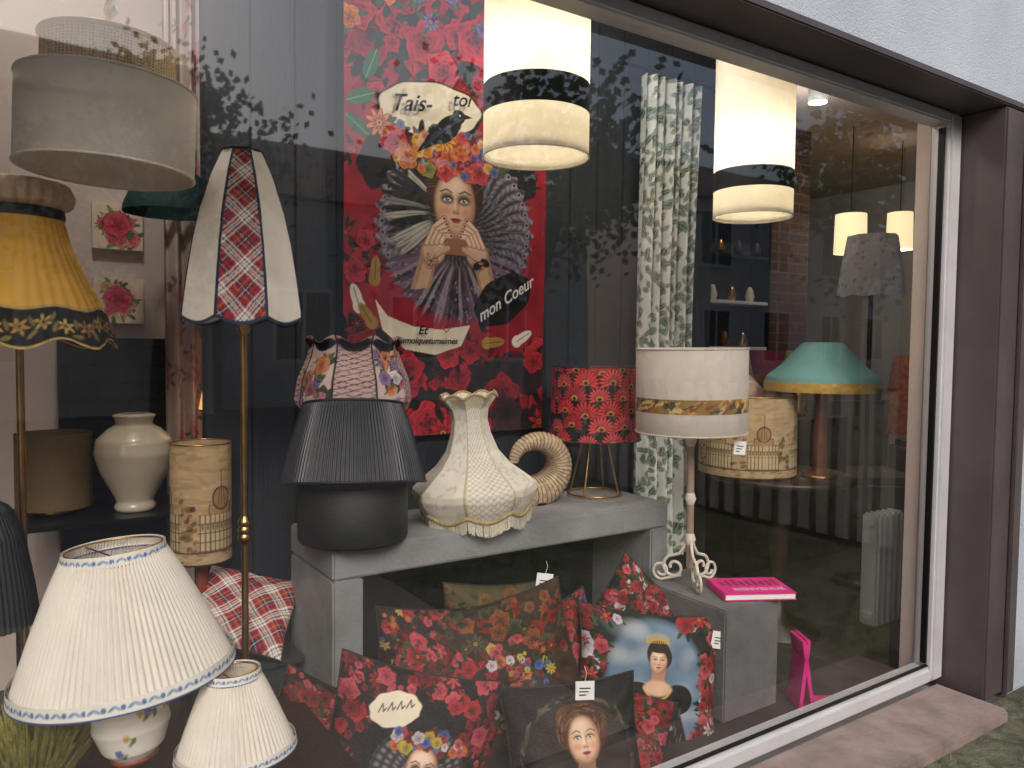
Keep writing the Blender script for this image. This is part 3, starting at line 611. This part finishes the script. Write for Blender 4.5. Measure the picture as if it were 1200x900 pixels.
for k in range(3):
    a=k*2.094; ca,sa=math.cos(a),math.sin(a); P=[]
    for i in range(40):
        t=i/39; an=pi/2-t*2.6*pi; rr=.042*(1-.72*t); P.append((.055+rr*math.cos(an),.055+rr*math.sin(an)))
    P=[(.008,.17),(.02,.13),(.035,.105)]+P
    tube('scroll_foot',[(p[0]*ca,p[0]*sa,max(p[1],.006)) for p in P],.0055,iron,g)
    P=[(.0+.10+.032*(1-.6*i/24)*math.cos(-pi/2+i/24*2*pi*1.2),.038+.032*(1-.6*i/24)*math.sin(-pi/2+i/24*2*pi*1.2)) for i in range(25)]
    tube('scroll_curl',[(p[0]*ca,p[0]*sa,p[1]) for p in [(.03,.03)]+P],.005,iron,g)
def tag(loc,rot,w=.045,h=.06):
    g=grp('price_tag',loc,rot); box('card',-w/2,w/2,-.0008,.0008,-h,0,paper,g,0)
    for k in range(3): box('price_line',-w*.3,w*.3-.006*k,-.0016,-.001,-h*.4-.009*k,-h*.4-.009*k+.003,lettr,g,0)
    tube('string',[(0,0,0),(.005,.004,.02),(0,.012,.035)],.0007,paper,g)
tag((2.03,1.68,1.20),(0,.1,-.5),.04,.045)
g=grp('pink_book',(2.075,1.66,.692),(0,0,math.radians(-28)))
box('pages',-.118,.116,-.083,.083,.003,.020,paper,g,.001); box('cover_top',-.12,.12,-.086,.086,.020,.0235,pink,g,.001); box('cover_bottom',-.12,.12,-.086,.086,0,.003,pink,g,.001); box('spine',-.123,-.12,-.086,.086,0,.0235,pink,g,.001)
o=text('BIENVENUE',.034,(.01,-.04,.0242),mat('pale ink','#f0b0d0'),g,0,0); o.rotation_euler=(0,0,0)
dpk=mat('dark pink','#a01460')
for k in range(9): box('cover_pattern',-.10+.023*k,-.085+.023*k,.0,.045+.008*(k%3),.0236,.0242,dpk,g,0)
g=grp('pink_folded_leaflet',(2.19,1.54,.332),(0,0,math.radians(-30)))
for sx,a in ((-.018,.10),(.018,-.16)):
    o=box('leaf',-.006,.006,-.05,.05,0,.23,pink,g,.001); o.location=(sx*1.2,0,0); o.rotation_euler=(0,a,0)
box('base_card',.0,.14,-.05,.05,0,.002,pink,g,0)
# ------------------------------------------------------------ cushions
def cushion(name,cv,loc,size,yaw,lean,roll,T=.065):
    g=grp(name,loc); g.rotation_mode='QUATERNION'
    g.rotation_quaternion=(Matrix.Rotation(yaw,3,'Z')@Matrix.Rotation(-lean,3,'X')@Matrix.Rotation(roll,3,'Y')).to_quaternion()
    s=size/2; sd=R.random()*10
    def fn(X,Y,sgn=-1):
        x=X/cv.W*2-1; y=Y/cv.H*2-1
        th=T*np.clip(1-np.abs(x)**3,0,1)**.55*np.clip(1-np.abs(y)**3,0,1)**.55
        ed=1-(1-np.abs(x)**4)*(1-np.abs(y)**4)
        th=th*(1+.10*np.sin(x*4+sd)*np.sin(y*5+sd)+.05*np.sin(x*9+y*7+sd)+.12*ed*np.sin(np.arctan2(y,x)*17+sd)+.08*np.sin(x*3-y*13+sd*2)*np.exp(-4*(x-y*.4)**2))
        px=x*(1-.09*(1-y*y)); py=y*(1-.09*(1-x*x))
        return np.stack([px*s,sgn*th,py*s],-1)
    cvgrid('front',cv,fab,g,fn)
    b=CV(1,1,.04,'#2a1c1a'); cvgrid('back',b,fab,g,lambda X,Y:fn(X*cv.W,Y*cv.H,1))
    e=[];N=24
    for i in range(N): e.append((-1+2*i/N,-1))
    for i in range(N): e.append((1,-1+2*i/N))
    for i in range(N): e.append((1-2*i/N,1))
    for i in range(N): e.append((-1,1-2*i/N))
    tube('piping',[(x*(1-.09*(1-y*y))*s,0,y*(1-.09*(1-x*x))*s) for x,y in e],.003,blackf,g,True)
    return g
RP=[('#4a0a10','#b82834'),('#6a1a28','#cc5460'),('#30060a','#8c1824')]
MX=RP+[('#7a2c10','#d07838'),('#1a2658','#5a70b0'),('#7a6478','#d8ccd0'),('#6a5418','#d0b848')]
GR=['#122c1a','#1f4224','#0c1c12','#3a5226']
c=CV(1,1,.005,'#0c1610')
c.ell(.5,.5,.36,.47,0,'#647c94',soft=.05)
for i in range(26): c.ell(R.uniform(.2,.8),R.uniform(.35,.95),R.uniform(.05,.13),R.uniform(.03,.07),R.uniform(-.4,.4),R.choice(['#b4bcc0','#8092a4','#52687e','#c8c8c4']),.45,soft=.06)
c.poly([(.24,.08),(.78,.08),(.70,.36),(.62,.52),(.40,.52),(.31,.36)],'#0e0c12'); c.ell(.37,.46,.11,.10,0,'#141218'); c.ell(.66,.46,.11,.10,0,'#141218')
for i in range(60): x=R.uniform(.3,.72); y=R.uniform(.10,.45); c.line([(x,y),(x+R.uniform(-.03,.03),y-.06)],.005,R.choice(['#4a4650','#8a7440','#26222c']),.7)
c.poly([(.46,.50),(.57,.50),(.56,.66),(.47,.66)],'#b88c70'); c.ell(.51,.525,.10,.05,0,'#d4ac90',soft=.015)
c.ell(.515,.745,.085,.10,0,'#22120c'); c.face(.508,.70,.057); c.ell(.512,.785,.07,.03,0,'#22120c')
for i in range(11): c.ell(.43+.016*i,.825+.02*math.sin(i*.31),.009,c='#c09840'); c.line([(.43+.016*i,.82),(.43+.016*i,.86+.025*math.sin(i*.31))],.006,'#d0a848')
for i in range(16): a=pi+.2+i*.18; c.ell(.51+.10*math.cos(a),.545+.09*math.sin(a),.008,c='#d0b060')
c.ell(.42,.34,.055,.022,.5,'#d4ac90',soft=.01); c.ell(.58,.30,.055,.022,-.5,'#d4ac90',soft=.01)
c.floral(330,.03,.065,RP+RP+[('#7a6478','#d8ccd0')],GR,test=lambda x,y:((x-.5)/.37)**2+((y-.54)/.52)**2>1 or (y<.08))
cushion('portrait_cushion',c,(1.64,1.69,.455),.48,math.radians(-20),.28,math.radians(9))
c=CV(1,1,.0055,'#382218'); n1=np.sin(c.X*30+np.sin(c.Y*20))*np.sin(c.Y*24); c.I*=(1+.3*n1)[...,None]
c.floral(130,.035,.07,[('#3c0c0c','#882018'),('#3c1c10','#8c4c28'),('#1a1a14','#4c4c34')],['#262818','#182014'],test=lambda x,y:y>.55 or x<.2)
c.floral(330,.018,.042,MX,GR,test=lambda x,y:((x-.52)/.32)**2+((y-.40)/.34)**2<1)
cushion('bouquet_cushion',c,(1.22,1.83,.555),.44,math.radians(-20),.3,math.radians(-12))
c=CV(1,1,.005,'#0e0c12')
c.floral(260,.03,.065,RP,['#1a0e12','#241418'],test=lambda x,y:((x-.5)/.36)**2+((y-.5)/.40)**2>1)
dx=c.X-.55; dy=c.Y-.42; r=np.hypot(dx,dy); th=np.arctan2(dy,dx); m=r<.30; vv=(.02+.2*(.5+.5*np.cos(40*th))*(.5+.5*np.cos(r*120)))[...,None]*np.array([1,.95,1.05]); c.I[m]=vv[m]
c.ell(.57,.57,.14,.08,0,'#22120c'); c.face(.57,.45,.10,True)
c.ell(.34,.77,.16,.10,.3,'#e8dcc4',pet=9,amp=.03); c.ell(.52,.72,.10,.05,.6,'#0c0e14'); c.ell(.59,.79,.035,.03,0,'#0c0e14'); c.poly([(.61,.81),(.67,.79),(.61,.775)],'#0c0e14')
for i in range(4): x=.24+.055*i; y=.735+.018*i; c.line([(x,y),(x+.02,y+.05),(x+.03,y+.01),(x+.045,y+.03)],.007,'#15131a')
for i in range(34): c.rose(R.uniform(.36,.82),R.uniform(.57,.68),R.uniform(.02,.04),*R.choice(MX))
cushion('crow_portrait_cushion',c,(.825,1.70,.475),.44,math.radians(-12),.3,math.radians(18))
c=CV(1,1,.0055,'#131016'); c.ell(.52,.55,.37,.39,0,'#2c2420',soft=.08)
for i in range(140): a=R.random()*6.28; c.leaf(.5+.42*math.cos(a),.5+.42*math.sin(a),.05,.011,a+R.uniform(1,2),R.choice(['#4a443c','#1c1820','#5c5040','#342c28']))
c.ell(.54,.70,.20,.19,0,'#4a2c1a'); c.ell(.45,.78,.1,.09,0,'#5a3820'); c.ell(.63,.76,.1,.10,0,'#3c2414')
for i in range(90): a=R.uniform(-.3,pi+.3); q_=R.uniform(.12,.2); c.line([(.54+q_*math.cos(a),.68+q_*math.sin(a)),(.54+q_*math.cos(a+.25),.68+q_*math.sin(a+.25))],.007,R.choice(['#7a5030','#3a2012','#946840','#2a160c']),.8)
c.poly([(.47,.36),(.62,.36),(.60,.56),(.49,.56)],'#b08468'); c.poly([(.22,.0),(.88,.0),(.76,.30),(.62,.38),(.47,.38),(.32,.30)],'#221c28'); c.poly([(.44,.38),(.65,.38),(.55,.22)],'#cfa488')
c.face(.545,.62,.118)
cushion('lady_portrait_cushion',c,(1.285,1.60,.395),.39,math.radians(-24),.32,math.radians(-3))
def fc(bg,n,pal,r0=.03,r1=.07,res=.007):
    c=CV(1,1,res,bg); c.floral(n,r0,r1,pal,GR); return c
cushion('rose_cushion',fc('#0c1a16',300,RP+[('#7a6478','#d8ccd0')]),(1.76,1.88,.56),.36,math.radians(-15),.2,math.radians(42))
cushion('red_floral_cushion',fc('#3c0a10',280,RP),(1.00,1.84,.48),.38,math.radians(-14),.25,math.radians(25))
cushion('red_floral_cushion',fc('#200a12',280,MX,.022,.05),(1.04,1.93,.56),.38,math.radians(-10),.2,math.radians(5))
cushion('rose_cushion',fc('#28080c',260,RP),(.66,1.86,.46),.34,math.radians(-4),.25,math.radians(30))
cushion('rose_cushion',fc('#101814',260,RP+[('#1a2658','#5a70b0')]),(1.42,1.88,.50),.38,math.radians(-18),.2,math.radians(-20))
c=CV(1,1,.01,'#4e4630'); c.floral(40,.05,.09,[('#4a3018','#7a5a34')],['#3c3c24']); cushion('olive_cushion',c,(1.26,1.96,.60),.36,math.radians(-12),.12,math.radians(4))
cushion('rose_cushion',fc('#101814',240,RP),(1.47,1.62,.39),.28,math.radians(-30),.7,math.radians(20))
tag((1.37,1.86,.815),(0,.12,-.5),.05,.06); tag((1.26,1.53,.63),(0,.0,-.5),.05,.05); tag((1.86,1.60,.62),(0,.15,-.6),.045,.055)
# ------------------------------------------------------------ curtain
c=CV(1.0,2.15,.005,'#e6e8e2')
for i in range(2000):
    x,y=R.uniform(0,1),R.uniform(0,2.15); a=R.random()*3.14; c.leaf(x,y,R.uniform(.014,.025),R.uniform(.008,.012),a,R.choice(['#284e44','#446c5c','#5f8070','#203e36','#6c765a','#365a48']),'#b8bcac')
cu=grp('leafy_curtain',(2.36,2.52,.55))
cvgrid('drape',c,fab,cu,lambda X,Y:np.stack([X*.33*(1-.06*np.sin(Y/2.15*pi)),.030*np.sin(X*2*pi*6+.6*np.sin(Y*2))+.01*np.sin(X*23),Y],-1))
tube('rod',[(-.1,0,2.17),(.42,0,2.17)],.009,blackmetal,cu)
for k in range(7): tube('curtain_ring',[(.02+.05*k,.018*math.cos(t),2.165+.02*math.sin(t)) for t in np.linspace(0,6.28,16)],.0025,blackmetal,cu)
tube('finial',[(.42,0,2.17),(.44,0,2.19),(.46,0,2.17),(.44,0,2.15),(.43,0,2.165)],.007,blackmetal,cu)
c=CV(.5,2.3,.006,'#c8b4ac'); c.floral(90,.02,.04,[('#a06a70','#d8a0a4')],['#8a9080']); cu=grp('pink_floral_curtain',(.50,3.02,.6))
cvgrid('drape',c,fab,cu,lambda X,Y:np.stack([X*.5,.025*np.sin(X*60),Y],-1))
for z in (1.925,1.655):
    c=CV(.165,.165,.0014,'#e8d0b8'); c.floral(16,.015,.035,[('#8a1830','#e86a80'),('#a02038','#f08898'),('#a06a40','#f0c090')],['#4a7a50','#8aa060'],.03,.13,.03,.14); c.rose(.08,.09,.045,'#901830','#e85870')
    g=grp('rose_canvas',(.285,3.16,z-.08)); cvgrid('print',c,fab,g,lambda X,Y:np.stack([X,X*0,Y],-1)); box('stretcher',.0,.165,.001,.036,0,.165,paper,g,.001)
# ------------------------------------------------------------ left room objects
g=grp('console_table'); box('top',.02,.62,2.66,3.02,.935,.95,blackmetal,g)
for x in (.04,.60):
    for y in (2.68,3.0): box('leg',x-.012,x+.012,y-.012,y+.012,.272,.934,blackmetal,g,0)
g=grp('ceramic_urn_lamp',(.366,2.80,.951))
rev('urn_body',[(0,0),(.06,0),(.065,.015),(.055,.03),(.075,.07),(.105,.13),(.122,.19),(.115,.235),(.08,.27),(.055,.285),(.06,.305),(.068,.315),(.05,.32),(0,.32)],ceram,g,seg=64,rows=50)
g=grp('bronze_drum_lamp',(.14,2.88,.951)); rev('drum',[(.11,.02),(.11,.26)],mat('bronze silk','#6a5634',.6,var=.2),g,seg=48); rev('base',[(0,0),(.07,0),(.06,.02),(.01,.03)],brass,g)
def toile(L,h,bg='#c8ab82',ink='#4e3420'):
    c=CV(L,h,.0022,bg)
    for i in range(500): c.ell(R.uniform(0,L),R.uniform(0,h),R.uniform(.005,.03),R.uniform(.002,.008),0,'#b49268' if R.random()<.6 else '#d6bd94',.6)
    x=0
    while x<L:
        w=.13; y0=h*.12
        c.poly([(x,y0),(x+w,y0),(x+w,y0+h*.3),(x,y0+h*.3)],'#d8c298')
        for k in range(10): c.line([(x+w*k/9,y0),(x+w*k/9,y0+h*.3)],.0032,ink)
        for k in range(9): c.ell(x+w*(k+.5)/9,y0+h*.2,.0035,.010,0,'#8a6a44')
        for k in range(5): c.line([(x-.005,y0+h*.075*k),(x+w+.005,y0+h*.075*k)],.0026,ink)
        c.poly([(x+w*.2,y0+h*.3),(x+w*.8,y0+h*.3),(x+w*.8,y0+h*.38),(x+w*.2,y0+h*.38)],'#b89468'); c.line([(x+w*.2,y0+h*.3),(x+w*.2,y0+h*.38),(x+w*.8,y0+h*.38),(x+w*.8,y0+h*.3)],.003,ink)
        c.ell(x+w/2,y0+h*.43,w*.24,h*.10,0,ink); c.ell(x+w/2,y0+h*.43,w*.20,h*.085,0,'#b08c60')
        for k in range(3): c.line([(x+w*(.4+.1*k),y0+h*.37),(x+w*(.45+.05*k),y0+h*.51)],.002,ink)
        c.line([(x+w/2,y0+h*.5),(x+w/2,y0+h*.66)],.003,ink)
        for k in range(26): c.ell(x+w+.03+R.uniform(-.028,.028),y0+R.uniform(0,h*.42),.010,.007,R.random(),R.choice(['#6a4a2c','#7e5c38','#4c341e','#94744a']),.8)
        for k in range(16): xx=x+R.uniform(-.02,.17); yy=y0-R.uniform(.004,.035); c.line([(xx,yy),(xx+.018,yy+R.uniform(-.003,.003))],.0024,ink,.7)
        c.line([(x-.01,y0-.004),(x+.19,y0-.004)],.004,ink)
        x+=.195
    c.poly([(0,0),(L,0),(L,.006),(0,.006)],'#3a2818'); c.poly([(0,h-.006),(L,h-.006),(L,h),(0,h)],'#3a2818')
    return c
g=grp('toile_drum_lamp',(.50,2.44,.272)); rev('drum_shade',[(.087,.575),(.087,.935)],fabT,g,seg=280,rows=150,cv=toile(.55,.36)); tube('top_wire',ring(.087,.933),.002,brass,g,True)
rev('turned_base',[(0,0),(.08,0),(.07,.03),(.02,.06),(.025,.2),(.015,.3),(.022,.45),(.012,.6)],wood,g)
c=CV(1,1,.01,'#ffffff'); c.I=tartan(c.X,c.Y,.45); cushion('tartan_cushion',c,(.60,2.34,.70),.30,math.radians(-5),1.0,math.radians(25),.05)
g=grp('side_cabinet'); box('cabinet_body',.42,.72,2.22,2.36,.272,.56,darkwood,g); box('cabinet_top',.40,.74,2.20,2.38,.562,.58,darkwood,g)
g=grp('small_lit_lamp',(.655,2.88,1.27)); rev('shade',[(.07,.0),(.045,.13)],emat('lit amber shade','#ffb868',1.0),g,seg=40); tube('stem',[(0,0,-.99),(0,0,.08)],.006,brass,g); rev('base',[(0,-.99),(.10,-.99),(.02,-.96)],brass,g)
# ------------------------------------------------------------ right room objects
def tbl(name,cx,cy,r,z):
    g=grp(name,(cx,cy,.272)); h=z-.272; rev('top',[(0,h),(r,h),(r+.004,h-.01),(r,h-.025),(0,h-.026)],dwood,g,seg=64); rev('pedestal',[(.18,.0),(.18,.015),(.05,.05),(.03,.2),(.045,.4),(.03,h-.026)],dwood,g)
tbl('round_wooden_table',2.83,2.12,.30,.965)
g=grp('turquoise_pagoda_lamp',(2.90,1.98,.966))
rev('pagoda_shade',[(.232,.40),(.226,.425),(.165,.475),(.118,.53),(.085,.565),(.075,.57)],mat('turquoise silk','#86bfba',.7,var=.1,bump=.15,transl=.3),g,seg=96,rows=24)
rev('gold_fringe',[(.233,.365),(.235,.40),(.233,.405)],mat('gold trim','#b89238',.6,var=.2,vs=80),g,seg=96)
rev('turned_stem',[(0,0),(.07,0),(.065,.012),(.028,.025),(.024,.04),(.03,.06),(.027,.2),(.024,.38),(.012,.45)],wood,g); rev('brass_foot',[(.072,0),(.074,.008),(.05,.014)],brass,g)
g=grp('toile_drum_lampshade',(2.69,2.19,.966)); rev('drum_shade',[(.205,0.005),(.200,.34)],fabT,g,seg=560,rows=140,cv=toile(1.28,.34)); tube('rim',ring(.2,.34),.003,brass,g,True)
g=grp('cream_dome_lamp',(2.78,2.36,.966)); rev('shade',[(.15,.30),(.14,.36),(.08,.42),(.04,.43)],mat('pinkish silk','#c8a898',.8,transl=.3),g,seg=48); tube('stem',[(0,0,0),(0,0,.4)],.012,brass,g)
c=CV(1.0,.3,.006,'#ccc8ca')
for i in range(90): c.rose(R.uniform(0,1),R.uniform(0,.3),R.uniform(.015,.03),'#9a9498','#ece6e6')
g=grp('grey_toile_floor_lamp',(3.80,2.32,.272)); rev('gored_shade',[(.17,1.52),(.155,1.65),(.125,1.83)],fabT,g,seg=200,rows=50,mod=gores(8,.01),cv=c); tube('pole',[(0,0,0),(0,0,1.6)],.012,dwood,g); rev('base',[(0,0),(.15,0),(.14,.02),(.02,.05)],dwood,g)
for (x,y,z,r_) in ((4.58,2.95,2.13,.10),(5.15,2.95,2.20,.085)):
    g=grp('lit_pendant_lamp',(x,y,z)); rev('shade',[(r_,0),(r_*.95,.25)],emat('lit cream shade','#ffe2b0',1.2),g,seg=48); tube('cord',[(0,0,.2),(0,0,2.94-z)],.003,blackmetal,g)
plight('lamp_light',(0,0,-.06),6,.05,g)
for (x,y,e_) in ((.25,2.3,17),(1.75,2.0,14),(3.7,2.6,10)):  # unseen ceiling fixtures, added to brighten the display and the room
    g=grp('added_ceiling_spot',(x,y,2.94)); rev('can',[(.05,0),(.05,-.10),(.045,-.10),(.045,-.02)],paintw,g,seg=32); rev('lens',[(0,-.09),(.044,-.09)],bulb,g,seg=24); plight('added_fill_light',(0,0,-.14),e_,.06,g,(1,.96,.90))
g=grp('wall_shelf_frame',(3.36,3.15,1.50))
box('back',0,.52,.02,.045,0,.82,mat('shelf back','#3a3634',.8),g)
for z in (0,.27,.54,.80): box('shelf',0,.52,-.12,.018,z,z+.02,paintw if z<.5 else blackmetal,g)
for x in (-.022,.522): box('side',x,x+.02,-.12,.045,0,.82,blackmetal,g)
for i in range(9): rev('trinket',[(0,0),(.02,0),(.03,.03),(.02,.07),(.01,.09),(0,.09)],R.choice([ceram,brass,wood,blackf]),g,seg=20,center=(.05+.055*i,-.05)).location.z=.022+.27*(i%3)
box('dark_cabinet',3.3,4.3,2.75,3.1,.272,1.1,dwood)
def simple_lamp(x,y,z,r,h,col,bm_):
    g=grp('table_lamp',(x,y,z)); rev('shade',[(r,h*.55),(r*.66,h)],mat('shade cloth',col,.8,transl=.3,var=.3,vs=30),g,seg=48); rev('base',[(0,0),(r*.5,0),(r*.25,h*.1),(r*.42,h*.3),(r*.13,h*.5),(r*.08,h*.75)],bm_,g)
for i,(x,col) in enumerate(((3.45,'#b08a70'),(3.75,'#8a2c3a'),(4.05,'#c0a070'))): simple_lamp(x,2.92,1.101,.12,.40,col,[ceram,wood,brass][i])
box('sideboard',4.55,6.3,4.5,4.9,.272,1.05,dwood)
for i in range(6): simple_lamp(4.7+.3*i,4.7,1.051,.13+.02*(i%2),.5+.08*(i%3),['#c8b8a0','#7a3038','#506a70','#b09860','#8a7a8a','#d0c8bc'][i],[ceram,wood,brass][i%3])
for (x,y,r_,z,col) in ((4.3,2.15,.16,1.15,'#b8a890'),(4.75,2.35,.18,1.35,'#a89c94'),(3.55,1.78,.15,.72,'#8a8078'),(5.3,2.9,.2,1.2,'#c87848'),(4.1,1.72,.14,1.0,'#5a4a44')): simple_lamp(x,y,.272,r_,z,col,dwood)
g=grp('floral_pendant_lamp',(4.35,2.0,2.05)); c=CV(1,.25,.008,'#3a2a34'); c.floral(80,.03,.06,MX,GR); rev('shade',[(.17,0),(.12,.25)],fabT,g,seg=140,rows=40,cv=c); tube('cord',[(0,0,.2),(0,0,.88)],.003,blackmetal,g)
g=grp('white_radiator')
for k in range(5): box('fin',2.98+.04*k,3.012+.04*k,1.75,1.83,.36,.83,paintw,g,.01)
box('rail_top',2.97,3.18,1.765,1.815,.78,.81,paintw,g); box('rail_bottom',2.97,3.18,1.765,1.815,.39,.42,paintw,g)
g=grp('armchair',(4.7,2.9,.272),(0,0,-.6)); lg=mat('grey upholstery','#6f6a66',.9)
box('seat',-.32,.32,-.3,.3,.18,.44,lg,g,.05); box('back',-.32,.32,.25,.40,.2,.95,lg,g,.06); box('arm_l',-.42,-.33,-.3,.36,.1,.62,lg,g,.04); box('arm_r',.33,.42,-.3,.36,.1,.62,lg,g,.04)
# ------------------------------------------------------------ world, sun, camera
w=bpy.data.worlds.new('World'); S.world=w; w.use_nodes=True; n=w.node_tree.nodes; l=w.node_tree.links
ELEV=36; az=200
sk=n.new('ShaderNodeTexSky'); sk.sky_type='NISHITA'; sk.sun_disc=False; sk.sun_elevation=math.radians(ELEV); sk.sun_rotation=math.radians(az); sk.air_density=1; sk.dust_density=5
l.new(sk.outputs[0],n['Background'].inputs[0]); n['Background'].inputs[1].default_value=.15
sd=bpy.data.lights.new('sun','SUN'); sd.energy=1.6; sd.angle=math.radians(24); sd.color=(1,.98,.95); so=bpy.data.objects.new('sun',sd); S.collection.objects.link(so)
el=math.radians(ELEV); a=math.radians(az); d=Vector((math.sin(a)*math.cos(el),math.cos(a)*math.cos(el),math.sin(el)))
so.rotation_euler=d.to_track_quat('Z','Y').to_euler(); so.location=d*20
cam=bpy.data.cameras.new('camera'); cam.lens=27; cam.sensor_width=36; cam.clip_start=.05; cam.clip_end=500; co=bpy.data.objects.new('camera',cam); S.collection.objects.link(co)
co.location=(0,0,1.5); co.rotation_euler=(math.radians(90-2.7),0,math.radians(-33.7))
q=co.rotation_euler.to_quaternion()@Quaternion((0,0,1),math.radians(.6)); co.rotation_euler=q.to_euler(); S.camera=co
S.view_settings.view_transform='Standard'; S.view_settings.look='None'; S.view_settings.exposure=0
